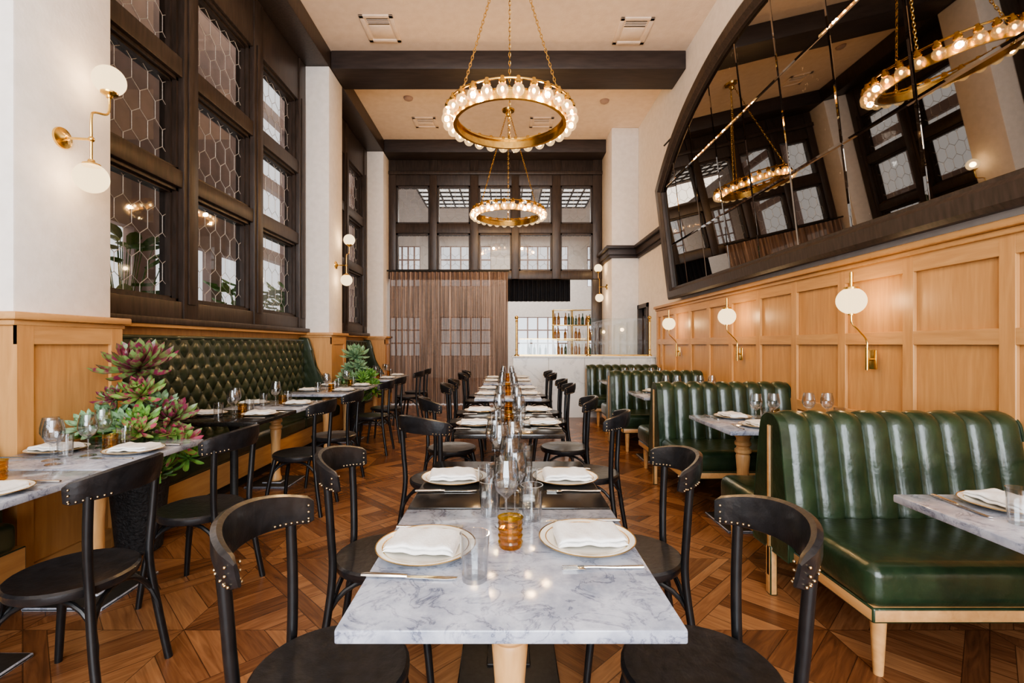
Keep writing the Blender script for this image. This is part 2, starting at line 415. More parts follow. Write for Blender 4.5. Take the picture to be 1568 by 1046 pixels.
# hallway and back room shells
bm = bmesh.new()
zb, zt = .9, 2.9
xa_, xb_ = XH - .15, XH
box(bm, xa_, xb_, YF, 19.2, 0, zb)
ys = [3.6, 4.8, 5.2, 6.5, 6.9, 8.2, 8.5, 9.4]  # low openings assumed here, so the lower panes look light
pr = YF
for k in range(0, len(ys), 2):
    box(bm, xa_, xb_, pr, ys[k], zb, zt); pr = ys[k + 1]
box(bm, xa_, xb_, YF, 9.8, zt, HC_); box(bm, xa_, xb_, 9.4, 9.8, zb, zt)
for a in (11.0, 12.6, 14.2, 15.8): box(bm, xa_, xb_, a, a + .45, zb, 7.6)  # tall openings added so the end column of panes looks light
box(bm, xa_, xb_, 9.8, 18.2, 7.6, HC_); box(bm, xa_, xb_, 18.2, 19.2, zb, HC_)
for z in (3.1, 4.6, 6.1): box(bm, xa_ + .03, xb_ + .03, 9.8, 18.2, z, z + .22)
box(bm, xa_, XL - .15, YF - .15, YF, 0, HC_)
finish(bm, 'wall_hallway', ['hall'])
bm = bmesh.new()
Yw = 19.1
for z0, z1 in ((0, .85), (2.4, 3.6), (5.2, CEIL)): box(bm, XH - .1, 6.1, Yw, Yw + .15, z0, z1)
for a, b_ in ((XH - .1, -4.6), (-3.4, -2.6), (-.6, .45), (2.45, 3.2), (5.5, 6.1)):
    box(bm, a, b_, Yw, Yw + .15, .85, 2.4); box(bm, a, b_, Yw, Yw + .15, 3.6, 5.2)
box(bm, XH - .1, XL - .15, Yw, Yw + .15, CEIL, HC_); box(bm, XL - .15, XL - .05, 11.0, 19.1, CEIL + .1, HC_)
box(bm, 6.0, 6.1, 10.9, Yw, 0, CEIL); box(bm, XR + .15, 6.0, 10.9, 11.05, 0, CEIL)
finish(bm, 'wall_back_room', ['plaster'])
bm = bmesh.new()
for a, b_ in ((-4.6, -3.4), (-2.6, -.6), (.45, 2.45), (3.2, 5.5)):
    for za, zb2 in ((.85, 2.4), (3.6, 5.2)):
        for i in range(6):
            x = a + (b_ - a) * i / 5; box(bm, x - .025, x + .025, Yw + .02, Yw + .1, za, zb2)
        for j in range(4):
            z = za + (zb2 - za) * j / 3; box(bm, a, b_, Yw + .03, Yw + .09, z - .025, z + .025)
finish(bm, 'window_4', ['hall'])
bm = bmesh.new()
for cx in (-1.75, 0., 1.75):
    box(bm, cx - .75, cx + .75, 13.1, 15.4, CEIL - .04, CEIL - .02, 0)
    for i in range(6): x = cx - .75 + 1.5 * i / 5; box(bm, x - .02, x + .02, 13.1, 15.4, CEIL - .08, CEIL - .03, 1)
    for j in range(7): y = 13.1 + 2.3 * j / 6; box(bm, cx - .75, cx + .75, y - .02, y + .02, CEIL - .08, CEIL - .03, 1)
finish(bm, 'skylight', ['skylight', 'dark'])
# back bar : low cabinet, brass shelf frame and bottles, seen through the opening
def bottle(bm, x, y, z, mi, s=1.0):
    pr_ = [(0, 0), (.036, 0), (.038, .01), (.038, .17), (.030, .20), (.013, .225), (.012, .29), (.015, .292), (.015, .305), (0, .305)]
    lathe(bm, [(a * s, b_ * s) for a, b_ in pr_], (x, y, z), 12, mi)
bm = bmesh.new()
box(bm, .35, 2.5, 12.6, 13.1, 0, 1.02, 0, .01); box(bm, .32, 2.53, 12.57, 13.1, 1.02, 1.06, 1, .006)
for i in range(5): box(bm, .38 + i * .425, .76 + i * .425, 12.585, 12.6, .1, .95, 0, .004)
for x in (1.25, 1.75, 2.3):
    tube(bm, [(x, 12.75, 1.06), (x, 12.75, 2.25)], .014, 8, 2); tube(bm, [(x, 13.0, 1.06), (x, 13.0, 2.25)], .014, 8, 2)
for z in (1.42, 1.82, 2.22): box(bm, 1.22, 2.33, 12.72, 13.03, z, z + .02, 2, .003)
rb = random.Random(2)
for z in (1.06, 1.44, 1.84):
    for i in range(11): bottle(bm, 1.3 + i * .092, 12.86 + rb.uniform(-.05, .05), z, rb.choice([3, 4, 4, 5]), rb.uniform(.8, 1.08))
for i in range(5): bottle(bm, .45 + i * .15, 12.85, 1.06, rb.choice([3, 4, 5]), rb.uniform(.8, 1.1))
finish(bm, 'back_bar_shelf', ['oakh', 'marblew', 'brass', 'bottleg', 'bottlea', 'clear'])

# ------------------------------------------------------------------ wainscots
bm = bmesh.new()
def panel_l(x, y0, y1, z0, z1, nst):   # relief frame facing +x
    box(bm, x, x + .02, y0, y1, z1 - .13, z1, 1); box(bm, x, x + .02, y0, y1, z0, z0 + .13, 1)
    for i in range(nst + 1):
        y = y0 + (y1 - y0 - .09) * i / nst; box(bm, x, x + .021, y, y + .09, z0, z1, 0)
for (a, b_) in ((2.58, 3.22), (7.18, 7.76), (10.35, 10.84)):
    e_ = .03 if b_ < 10 else 0
    box(bm, XP, XP + .03, a - .03, b_ + e_, 0, CAP - .03, 0)
    box(bm, XL, XP, a - .03, a, 0, CAP - .03, 0)
    if e_: box(bm, XL, XP, b_, b_ + .03, 0, CAP - .03, 0)
    panel_l(XP + .03, a - .03, b_ + e_, .0, CAP - .03, 1)
    box(bm, XL, XP + .085, a - .075, b_ + (.07 if b_ < 10 else 0), CAP - .03, CAP + .012, 1, .008)
    box(bm, XL, XP + .055, a - .05, b_ + (.05 if b_ < 10 else 0), CAP - .06, CAP - .03, 1, .006)
for (a, b_) in ((YF, 2.5), (3.29, 7.1), (7.84, 10.3)):
    box(bm, XL, XL + .03, a, b_, 0, CAP - .02, 0)
    box(bm, XL, XL + .12, a, b_, CAP - .02, CAP + .012, 1, .006)
finish(bm, 'trim_wainscot_left', ['oak', 'oakh'])
bm = bmesh.new()
yE = 8.5; xw = XR - .035
box(bm, xw, XR - .001, YF, yE, 0, 1.93, 0)
for z0, z1 in ((0, .16), (.74, .83), (1.325, 1.415), (1.80, 1.95)): box(bm, xw - .024, xw, YF, yE, z0, z1, 1, .003, 1)
y = 2.55 - .63 * 9
while y < yE:
    if y > YF + .05: box(bm, xw - .025, xw, y - .045, y + .045, 0, 1.94, 0, .004, 1)
    y += .63
box(bm, xw - .025, xw, yE - .08, yE, 0, 1.94, 0)
box(bm, xw - .075, XR - .001, YF, yE + .02, 1.94, 1.985, 1, .01)
box(bm, xw - .045, XR - .001, YF, yE + .01, 1.905, 1.94, 1, .008)
finish(bm, 'trim_wainscot_right', ['oak', 'oakh'])

bm = bmesh.new()
for i, (o, z0, z1) in enumerate(((.05, 3.08, 3.14), (.08, 3.14, 3.26), (.13, 3.26, 3.32))):
    box(bm, XR - o, XR, 7.2, 9.85, z0, z1, 0, .006)
    box(bm, 2.15 - o, XR, 9.85 - o, 9.85, z0, z1, 0, .006)
    box(bm, 2.15 - o, 2.15, 9.85, 10.78, z0, z1, 0, .006)
finish(bm, 'trim_1', ['darkh'])
bm = bmesh.new()
box(bm, XR - .03, XR + .15, 9.15, 9.22, 0, 2.12); box(bm, XR - .03, XR + .15, 9.78, 9.849, 0, 2.12); box(bm, XR - .03, XR + .15, 9.15, 9.849, 2.04, 2.119)
box(bm, XR + .05, XR + .09, 9.22, 9.34, 0.01, 2.04); box(bm, XR + .05, XR + .09, 9.66, 9.78, 0.01, 2.04); box(bm, XR + .05, XR + .09, 9.2, 9.75, .01, .3); box(bm, XR + .05, XR + .09, 9.2, 9.75, 1.9, 2.04)
box(bm, XR + .06, XR + .075, 9.3, 9.66, .3, 1.98, 1)
finish(bm, 'door_1', ['dark', 'pane'])

# ceiling vents & detectors
def vent(x, y, w=.46, l=.58):
    bm = bmesh.new()
    fr = .06
    box(bm, -w/2, w/2, -l/2, -l/2 + fr, -.02, 0, 0, .005); box(bm, -w/2, w/2, l/2 - fr, l/2, -.02, 0, 0, .005)
    box(bm, -w/2, -w/2 + fr, -l/2, l/2, -.02, 0, 0, .005); box(bm, w/2 - fr, w/2, -l/2, l/2, -.02, 0, 0, .005)
    box(bm, -w/2 + .02, w/2 - .02, -l/2 + .02, l/2 - .02, -.004, 0, 0)
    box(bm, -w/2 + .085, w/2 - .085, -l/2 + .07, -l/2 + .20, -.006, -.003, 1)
    box(bm, -w/2 + .085, w/2 - .085, -l/2 + .22, l/2 - .10, -.014, -.004, 0, .004)
    for i in range(3):
        yy = -l/2 + .095 + .032 * i
        box(bm, -w/2 + .08, w/2 - .08, yy, yy + .007, -.016, -.003, 0)
    o = finish(bm, 'ceiling_vent', ['ceil', 'vent_shade']); o.location = (x, y, CEIL)
vent(-1.75, 6.75); vent(1.78, 6.80); vent(-1.6, 9.6, .46, .45); vent(.7, 9.6, .46, .45)
for x, y in ((-1.75, 8.65), (1.78, 8.75)):
    bm = bmesh.new(); lathe(bm, [(0, -.045), (.05, -.045), (.075, -.03), (.085, -.001), (0, -.001)], seg=20)
    o = finish(bm, 'smoke_detector', ['hall']); o.location = (x, y, CEIL)

# ------------------------------------------------------------------ chandelier
def chandelier(x, y, z):
    bm = bmesh.new(); R = .672; nb = 28
    def ringband(r0, r1, z0, z1, seg=72, mi=0):
        pr_ = [(r0, z0), (r1, z0), (r1, z1), (r0, z1)]
        rs = [[bm.verts.new((r * cos(2*pi*i/seg), r * sin(2*pi*i/seg), zz)) for r, zz in pr_] for i in range(seg)]
        for i in range(seg):
            a, b_ = rs[i], rs[(i + 1) % seg]
            for k in range(4): bm.faces.new((a[k], a[(k+1) % 4], b_[(k+1) % 4], b_[k])).material_index = mi
    ringband(.585, .605, -.04, .05)
    ringband(.56, .605, .04, .055)
    ringband(.57, .605, -.05, -.038)
    tube(bm, [(R * cos(2*pi*i/72), R * sin(2*pi*i/72), .108) for i in range(72)], .011, 8, 0, True)
    for i in range(nb):
        a = 2 * pi * (i + .5) / nb; c, s = cos(a), sin(a)
        lathe(bm, [(0, .125), (.018, .125), (.023, .10), (.036, .085), (.038, .062), (.028, .05), (.0, .05)], (R * c, R * s, 0), 12, 0)
        sph(bm, (R * c, R * s, -.002), .058, 1, 16, 12, (1, 1, 1.03))
        sph(bm, (R * c, R * s, .005), .016, 2, 8, 6, (1, 1, 1.5))
        tube(bm, [(R * c, R * s, .075), (.60 * c, .60 * s, .03)], .009, 6, 0)
    top = CEIL - z
    for ang in (90, 210, 330):
        a = radians(ang); p0 = Vector((.60 * cos(a), .60 * sin(a), .05)); p1 = Vector((.04 * cos(a), .04 * sin(a), top - .1))
        tube(bm, [p0 + Vector((0, 0, -.04)), p0 + Vector((0, 0, .06))], .016, 8, 0)
        n = int((p1 - p0).length / .042); d = (p1 - p0).normalized()
        side = d.cross(Vector((0, 0, 1))).normalized(); s2 = d.cross(side)
        for k in range(n):
            c0 = p0 + (p1 - p0) * ((k + .5) / n); w = side if k % 2 else s2
            tube(bm, [c0 + d * .028 * cos(t) + w * .012 * sin(t) for t in [2 * pi * j / 8 for j in range(8)]], .0042, 5, 0, True)
    lathe(bm, [(0, top - .13), (.03, top - .12), (.05, top - .08), (.05, top - .05), (.11, top - .03), (.12, top - .001), (0, top - .001)], seg=24)
    o = finish(bm, 'chandelier', ['brass', 'bulbglass', 'core']); o.location = (x, y, z)
    for k in range(6):
        a = 2 * pi * (k * 28 // 6 + .5) / nb
        l = bpy.data.lights.new('chandelier_bulb', 'POINT'); l.energy = 52; l.color = (1, .74, .47); l.shadow_soft_size = .03
        lo = bpy.data.objects.new('chandelier_bulb_light', l); COL.objects.link(lo); lo.location = (R * cos(a), R * sin(a), 0.0); lo.parent = o
chandelier(.04, 5.2, 3.72)
chandelier(.04, 9.1, 3.75)

# ------------------------------------------------------------------ sconces
def globe_light(o, loc, e=7):
    l = bpy.data.lights.new('globe_bulb', 'POINT'); l.energy = e; l.color = (1, .66, .34); l.shadow_soft_size = .04
    lo = bpy.data.objects.new('globe_bulb_light', l); COL.objects.link(lo); lo.location = loc; lo.parent = o
def double_sconce(x, y, sx):
    bm = bmesh.new()
    def P(a, b_, c): return (a * sx, b_, c)
    mt = Matrix.Rotation(radians(90) * sx, 4, 'Y')
    lathe(bm, [(0, 0.001), (.062, .001), (.06, .012), (.03, .02), (.016, .035), (0, .035)], (0, 0, 0), 24, 0, mt)
    tube(bm, [P(.02, 0, 0), P(.16, .02, 0)], .008, 8)
    sph(bm, P(.16, .02, 0), .017, 0, 10, 8)
    tube(bm, smooth_pts([P(.16, .02, -.16), P(.16, .02, .0), P(.16, .02, .13), P(.16, .04, .17), P(.16, .13, .20), P(.16, .15, .25), P(.16, .15, .32)], 6), .007, 8)
    for (yy, zz, s) in ((.15, .42, 1), (.02, -.23, -1)):
        sph(bm, P(.16, yy, zz), .088, 1, 24, 16)
        lathe(bm, [(0, -.11), (.016, -.108), (.02, -.095), (.045, -.083), (.048, -.07), (0, -.07)] if s > 0 else [(0, .11), (.016, .108), (.02, .095), (.045, .083), (.048, .07), (0, .07)], P(.16, yy, zz), 16)
    o = finish(bm, 'wall_sconce', ['brass', 'globe']); o.location = (x, y, 2.55)
    globe_light(o, P(.16, .15, .42), 7); globe_light(o, P(.16, .02, -.23), 7)
double_sconce(XP, 2.86, 1); double_sconce(XP, 7.46, 1); double_sconce(2.15, 10.3, -1)
def arm_sconce(y):
    bm = bmesh.new()
    box(bm, -.012, -.001, -.035, .035, -.07, .07, 0, .004)
    tube(bm, [(-.01, 0, 0), (-.05, 0, 0)], .010, 8)
    tube(bm, [(-.05, 0, -.075), (-.05, 0, .085)], .012, 10)
    tube(bm, smooth_pts([(-.05, 0, .08), (-.055, 0, .14), (-.12, -.01, .21), (-.165, -.01, .26), (-.17, -.01, .33)], 6), .0065, 8)
    sph(bm, (-.17, -.01, .42), .095, 1, 24, 16)
    lathe(bm, [(0, .0), (.022, 0), (.022, .018), (0, .018)], (-.17, -.01, .318), 12)
    lathe(bm, [(0, .0), (.05, -.002), (.048, .012), (.012, .02), (.012, .12), (0, .125)], (-.17, -.01, .505), 16)
    o = finish(bm, 'wall_sconce', ['brass', 'globe']); o.location = (XR - .0605, y, 1.22)
    globe_light(o, (-.17, -.01, .42), 10)
for y in (3.47, 5.42, 7.35): arm_sconce(y)

# ------------------------------------------------------------------ arched mirror
TA = math.atan(.12)
MB0 = Vector((2.62, 0, 2.03))
def mpt(y, s, off=0.0):   # off: towards room
    return Vector((MB0.x - s * sin(TA) - off * cos(TA), y, MB0.z + s * cos(TA) - off * sin(TA)))
Ya, Yb_, SP, SG = 1.9, 7.54, 1.72, .84
HC = (Yb_ - Ya) / 2; RR = (HC * HC + SG * SG) / (2 * SG); YC = (Ya + Yb_) / 2
def outline(ins):
    pts = []
    r = RR - ins; cz = SP + SG - RR
    yl, yr = Ya + ins, Yb_ - ins
    pts.append((yr, ins)); 
    n = 48
    for i in range(n + 1):
        yy = yr + (yl - yr) * i / n; pts.append((yy, cz + sqrt(r * r - (yy - YC) ** 2)))
    pts.append((yl, ins)); return pts
bm = bmesh.new()
secs = [(0, .0), (0, .09), (.03, .11), (.12, .11), (.15, .07), (.17, .07), (.17, .0)]
loops = []
for ins, off in secs: loops.append([bm.verts.new(mpt(a, b_, off)) for a, b_ in outline(ins)])
n = len(loops[0])
for k in range(len(loops)):
    A, B = loops[k], loops[(k + 1) % len(loops)]
    for i in range(n): bm.faces.new((A[i], A[(i + 1) % n], B[(i + 1) % n], B[i])).material_index = 0
bm.faces.new([bm.verts.new(mpt(a, b_, -.005)) for a, b_ in outline(.0)]).material_index = 0
ins = .165; r = RR - ins; cz = SP + SG - RR
def arch(yy): return cz + sqrt(r * r - (yy - YC) ** 2)
ysm = [Ya + ins, 2.29, 2.94, 3.59, 4.24, 4.89, 5.54, 6.19, 6.84, Yb_ - ins]
sr = [ins, .80, 1.66, 9]
panes = []
for a, b_ in zip(ysm, ysm[1:]):
    for s0, s1 in zip(sr, sr[1:]):
        top = [(a + (b_ - a) * i / 8) for i in range(9)]
        if min(arch(t) for t in top) < s0 + .02 and max(arch(t) for t in top) < s0 + .1: continue
        tl = [(t, min(s1, arch(t))) for t in top]
        if s1 < min(arch(t) for t in top): tl = [tl[0], tl[-1]]
        tl = [(t, max(v, s0 + .01)) for t, v in tl]
        poly = [(a, s0), (b_, s0)] + tl[::-1]
        cy = (a + b_) / 2; cs = (s0 + tl[0][1]) / 2
        ry, rs_ = random.uniform(-.004, .004), random.uniform(-.004, .004)
        vs = [bm.verts.new(mpt(yy, ss, .03 + (yy - cy) * ry + (ss - cs) * rs_)) for yy, ss in poly]
        f = bm.faces.new(vs); f.material_index = 1; panes.append(f)
bmesh.ops.recalc_face_normals(bm, faces=bm.faces[:])
for f in panes:
    f.normal_update()
    if f.normal.x > 0: f.normal_flip()
res = bmesh.ops.inset_individual(bm, faces=panes, thickness=.022, depth=.004)
o = finish(bm, 'arched_mirror', ['dark', 'mirror'], recalc=False, angle=1)
bm = bmesh.new()
tube(bm, [(XR - .002, 6.55, 4.62), (2.30, 7.05, 4.22)], .012, 8)
lathe(bm, [(0, 0), (.04, 0), (.04, .01), (0, .01)], (0, 0, 0), 12, 0, Matrix.Translation((XR - .012, 6.55, 4.62)) @ Matrix.Rotation(radians(90), 4, 'Y'))
finish(bm, 'mirror_stay_rod', ['iron'])

# ------------------------------------------------------------------ curtain and rail, valance
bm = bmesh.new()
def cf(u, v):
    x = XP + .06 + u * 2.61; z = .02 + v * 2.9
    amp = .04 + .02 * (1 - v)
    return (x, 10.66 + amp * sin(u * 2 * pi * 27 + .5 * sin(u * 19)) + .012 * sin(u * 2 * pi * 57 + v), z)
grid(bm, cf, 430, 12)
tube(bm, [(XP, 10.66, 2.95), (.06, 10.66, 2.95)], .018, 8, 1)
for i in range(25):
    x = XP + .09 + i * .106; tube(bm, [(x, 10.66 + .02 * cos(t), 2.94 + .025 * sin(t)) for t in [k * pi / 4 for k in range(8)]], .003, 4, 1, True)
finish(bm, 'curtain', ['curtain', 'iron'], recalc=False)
bm = bmesh.new()
grid(bm, lambda u, v: (.0 + u * 1.55, 11.7 + .03 * sin(u * 2 * pi * 14), 2.36 + v * .56), 200, 3)
tube(bm, [(-.05, 11.7, 2.93), (1.65, 11.7, 2.93)], .02, 8)
finish(bm, 'window_valance', ['cloth'], recalc=False)

# ------------------------------------------------------------------ marble counter with glass & brass
bm = bmesh.new()
xs_ = [.12, .77, 1.42, 2.06, XR - .002]
for a, b_ in zip(xs_, xs_[1:]): box(bm, a + .002, b_ - .002, 8.75, 9.10, .0, 1.085, 0, .003, 1)
box(bm, .10, XR - .002, 8.72, 9.13, 1.085, 1.115, 0, .005)
finish(bm, 'marble_counter', ['marblew'])
for x in (.19, 1.5, 2.62):
    bm = bmesh.new()
    lathe(bm, [(0, 0), (.045, 0), (.045, .015), (.02, .03), (.018, .10), (.026, .11), (.018, .12), (.018, .62), (.026, .63), (.018, .65), (.013, .67), (0, .67)], seg=16)
    sph(bm, (0, 0, .70), .034, 0)
    o = finish(bm, 'brass_post', ['brass']); o.location = (x, 8.83, 1.1155)
for xa0, xb0, zt0 in ((1.55, 2.57, 1.80), (.24, 1.45, 1.42)):
    bm = bmesh.new(); box(bm, xa0, xb0, 8.82, 8.832, 1.13, zt0, 0, .002, 1); box(bm, xa0, xb0, 8.81, 8.84, 1.1155, 1.14, 1)
    if zt0 < 1.5: box(bm, xa0, xb0, 8.816, 8.836, zt0, zt0 + .012, 1)
    finish(bm, 'glass_screen', ['clear', 'brass'])

# ------------------------------------------------------------------ dining chair mesh (faces +X)
def chair_mesh():
    bm = bmesh.new()
    lathe(bm, [(0, .452), (.12, .453), (.175, .460), (.198, .463), (.207, .455), (.207, .440), (.200, .425), (.17, .42), (0, .42)], seg=36, mi=1)
    for s in (-1, 1):
        tube(bm, smooth_pts([(-.235, .185 * s, 0), (-.20, .17 * s, .22), (-.175, .155 * s, .44), (-.178, .168 * s, .62), (-.188, .176 * s, .80)], 6), .0155, 10, 0)
        tube(bm, smooth_pts([(.205, .175 * s, 0), (.18, .16 * s, .22), (.14, .135 * s, .43)], 6), [.0135 + .004 * k / 12 for k in range(13)], 10, 0)
    def arch_(p, q_, top, bow):
        p, q_ = Vector(p), Vector(q_); pts = []
        mid = (p + q_) / 2; out_ = Vector((mid.x, mid.y, 0)).normalized() * bow
        for k in range(15):
            t = k / 14; a = pi * t
            w = .5 - .5 * cos(a)
            pts.append(p + (q_ - p) * w + Vector((0, 0, (top - p.z) * sin(a) ** .7)) - out_ * sin(a))
        tube(bm, pts, .010, 8, 0)
    zl = .17
    f1, f2 = (.188, .165, zl), (.188, -.165, zl); r1, r2 = (-.208, .174, zl), (-.208, -.174, zl)
    arch_(f1, f2, .41, .06); arch_(f1, r1, .41, .05); arch_(f2, r2, .41, .05); arch_(r1, r2, .41, .05)
    n = 28; tm = radians(66)
    RX, RY, CX = .215, .236, -.045
    prof = [(-.012, -.5), (-.017, 0), (-.012, .5), (0, .56), (.014, .5), (.019, 0), (.014, -.5), (0, -.56)]
    rings = []
    for i in range(n + 1):
        t = -tm + 2 * tm * i / n; e = abs(t) / tm
        h = .10 - .030 * e ** 2
        zc = .838 - .028 * e ** 2
        if i in (0, n): sc = .3
        elif i in (1, n - 1): sc = .85
        else: sc = 1
        c = Vector((CX - RX * cos(t), RY * sin(t), zc)); nrm = Vector((-cos(t), sin(t), 0)).normalized()
        rings.append([bm.verts.new(c + nrm * (o_ * sc + .010 * (v_ * 1.2)) + Vector((0, 0, v_ * h * (.75 if sc < .5 else 1)))) for o_, v_ in prof])
    for a, b_ in zip(rings, rings[1:]):
        for k in range(len(prof)): bm.faces.new((a[k], a[(k + 1) % 8], b_[(k + 1) % 8], b_[k])).material_index = 1
    bm.faces.new(rings[0]).material_index = 1; bm.faces.new(rings[-1][::-1]).material_index = 1
    for i in range(2 * n + 1):
        t = -tm + 2 * tm * i / (2 * n); e = abs(t) / tm
        if e > .96: continue
        h = .10 - .030 * e ** 2; zc = .838 - .028 * e ** 2
        nrm = Vector((-cos(t), sin(t), 0)).normalized(); c = Vector((CX - RX * cos(t), RY * sin(t), zc))
        if e > .5 and i % 2 == 0:
            for o_ in (-.016, .016):
                sph(bm, c + nrm * (o_ - .005) + Vector((0, 0, -h * .40)), .0040, 2, 8, 6)
    for s in (-1, 1):
        t = s * tm * .93; nrm = Vector((-cos(t), sin(t), 0)).normalized()
        for k in range(3):
            c = Vector((CX - RX * cos(t), RY * sin(t), .8 + .02 * k - .008))
            for o_ in (-.017, .019): sph(bm, c + nrm * o_, .0040, 2, 8, 6)
    return finish(bm, 'dining_chair', ['blk', 'blkl', 'nail'], obj=False)
CH = chair_mesh()
def chair(x, y, rz): put(CH, 'dining_chair', (x, y, 0), radians(rz))

# ------------------------------------------------------------------ tables
def table_mesh(w, l, kind):
    bm = bmesh.new()
    box(bm, -w/2, w/2, -l/2, l/2, .72, .75, 0, .005, 2)
    box(bm, -w/2 + .1, w/2 - .1, -l/2 + .1, l/2 - .1, .70, .7199, 2)
    def ped(px, py):
        if kind == 'marble':
            lathe(bm, [(0, .03), (.052, .03), (.055, .05), (.045, .07), (.040, .12), (.042, .40), (.05, .50), (.045, .515), (.058, .53), (.058, .55), (.044, .562), (.044, .572), (.057, .585), (.057, .605), (.046, .618), (.046, .63), (.056, .645), (.056, .66), (.048, .67), (.048, .7), (0, .7)], (px, py, 0), 24, 1)
        else:
            lathe(bm, [(0, .03), (.05, .03), (.04, .06), (.03, .08), (.03, .62), (.045, .66), (.08, .7), (0, .7)], (px, py, 0), 20, 2)
        box(bm, px - .2, px + .2, py - .2, py + .2, .0, .018, 2, .006); box(bm, px - .09, px + .09, py - .09, py + .09, .018, .03, 2, .006)
    if w > 1: ped(-w * .27, 0); ped(w * .27, 0)
    else: ped(0, 0)
    return finish(bm, 'dining_table', ['marble' if kind == 'marble' else 'blktop', 'oakleg', 'iron'], obj=False)
TM = table_mesh(.72, .72, 'marble'); TB = table_mesh(.72, .68, 'black'); TL = table_mesh(1.14, .74, 'marble')

# ------------------------------------------------------------------ tableware meshes
def mk(name, mats, fn, **k):
    bm = bmesh.new(); fn(bm); return finish(bm, name, mats, obj=False, **k)
def f_plate(bm):
    lathe(bm, [(0, .008), (.085, .009), (.10, .013), (.136, .020)], seg=48, mi=0)
    lathe(bm, [(.136, .020), (.1385, .0215), (.140, .0205), (.139, .018)], seg=48, mi=1)
    lathe(bm, [(.139, .018), (.10, .007), (.08, 0.0), (0, 0.0)], seg=48, mi=0)
    lathe(bm, [(.118, .0172), (.121, .0178)], seg=48, mi=1)
PL = mk('dinner_plate', ['china', 'gold'], f_plate)
def f_nap(bm):
    nv = 24
    def sect(w, h, k):
        pts = []
        for j in range(28):
            a = 2 * pi * j / 28
            cx = abs(cos(a)) ** .35 * (1 if cos(a) > 0 else -1); cz = abs(sin(a)) ** .6 * (1 if sin(a) > 0 else -1)
            pts.append((cx * w, cz * h / 2 + h / 2))
        return pts
    for k, (w, l, z0, h) in enumerate(((.070, .098, 0, .013), (.068, .096, .0115, .014))):
        rings = []
        for i in range(nv + 1):
            u = -1 + 2 * i / nv; e = (1 - abs(u) ** 14) ** .5 if abs(u) < 1 else 0
            hh = h * (.35 + .65 * e); ws = w * (.97 + .03 * e)
            rings.append([bm.verts.new((x * ws / w + .003 * sin(u * 3 + k), u * l, z0 * (.85 + .15 * e) + z * hh / h + .0022 * sin(u * 5 + x * 30 + k) + .0015 * sin(u * 11 - x * 50))) for x, z in sect(w, h, k)])
        for a, b_ in zip(rings, rings[1:]):
            for j in range(28): bm.faces.new((a[j], a[(j + 1) % 28], b_[(j + 1) % 28], b_[j]))
        bm.faces.new(rings[0]); bm.faces.new(rings[-1][::-1])
NP_ = mk('napkin', ['linen'], f_nap, angle=60)
def f_tumb(bm): lathe(bm, [(0, .0), (.030, .0), (.031, .004), (.037, .115), (.0355, .115), (.0295, .012), (0, .012)], seg=24)
TU = mk('water_tumbler', ['glass'], f_tumb)
def f_wine(bm): lathe(bm, [(0, .0), (.036, .0), (.034, .004), (.006, .010), (.004, .03), (.004, .085), (.012, .096), (.032, .112), (.044, .140), (.043, .168), (.033, .215), (.032, .215), (.041, .168), (.042, .140), (.030, .114), (0, .10)], seg=24)
WG = mk('wine_glass', ['glass'], f_wine)
def f_vot(bm):
    seg = 24
    pr_ = [(0, 0), (.030, 0), (.034, .006)] + [(.034 + .002 * sin(k * 2.1), .01 + k * .006) for k in range(12)] + [(.038, .085), (.0355, .085), (.031, .012), (0, .012)]
    lathe(bm, pr_, seg=seg)
VO = mk('amber_votive_glass', ['amber'], f_vot)
def f_fork(bm):
    tube(bm, smooth_pts([(-.11, 0, .004), (-.04, 0, .004), (.02, 0, .007), (.045, 0, .006)], 5), [.0065, .0065, .006, .006, .0055, .005, .0048, .0045, .0042, .004, .004, .004, .004, .004, .004, .004], 8)
    box(bm, .042, .062, -.011, .011, .004, .0065, 0, .001, 1)
    for i in range(4): box(bm, .06, .10, -.011 + i * .0062, -.0078 + i * .0062, .004, .0065)
    for v in bm.verts: v.co.z *= .7
FK = mk('fork', ['steel'], f_fork)
def f_knife(bm):
    tube(bm, [(-.125, 0, .005), (-.11, 0, .006), (-.03, 0, .006), (-.01, 0, .005)], [.006, .0085, .007, .006], 8)
    pts = [(-.012, -.006), (.09, -.0085), (.112, -.003), (.116, .007), (-.012, .007)]
    a = [bm.verts.new((x, y, .002)) for x, y in pts]; b_ = [bm.verts.new((x, y, .0042)) for x, y in pts]
    bm.faces.new(a[::-1]); bm.faces.new(b_)
    for i in range(5): bm.faces.new((a[i], a[(i+1) % 5], b_[(i+1) % 5], b_[i]))
    for v in bm.verts: v.co.z *= .7
KN = mk('table_knife', ['steel'], f_knife)
TZ = .7503
def setting(x, y, ang, tumbler=True, wine=True):
    """plate at x,y; diner looks along ang (deg)"""
    R_ = Matrix.Rotation(radians(ang), 3, 'Z')
    def W(a, b_, z=.0): v = R_ @ Vector((a, b_, 0)); return (x + v.x, y + v.y, TZ + z)
    a = radians(ang)
    put(PL, 'dinner_plate', W(0, 0), a)
    p = W(-.005, 0); put(NP_, 'napkin', (p[0], p[1], TZ + .0150), a + radians(90 + random.uniform(-8, 8)))
    put(FK, 'fork', W(-.01, .165, .0018), a + radians(random.uniform(-4, 4))); put(KN, 'table_knife', W(-.01, -.165, .0025), a + radians(random.uniform(-4, 4)))
    if tumbler: put(TU, 'water_tumbler', W(.15, -.12))
    if wine: put(WG, 'wine_glass', W(.17, .09))
def table(me, x, y, rz=0): put(me, 'dining_table', (x, y, 0), rz)
def cand(x, y): put(VO, 'amber_votive_glass', (x, y, TZ))
def tum(x, y): put(TU, 'water_tumbler', (x, y, TZ))
def win(x, y): put(WG, 'wine_glass', (x, y, TZ))

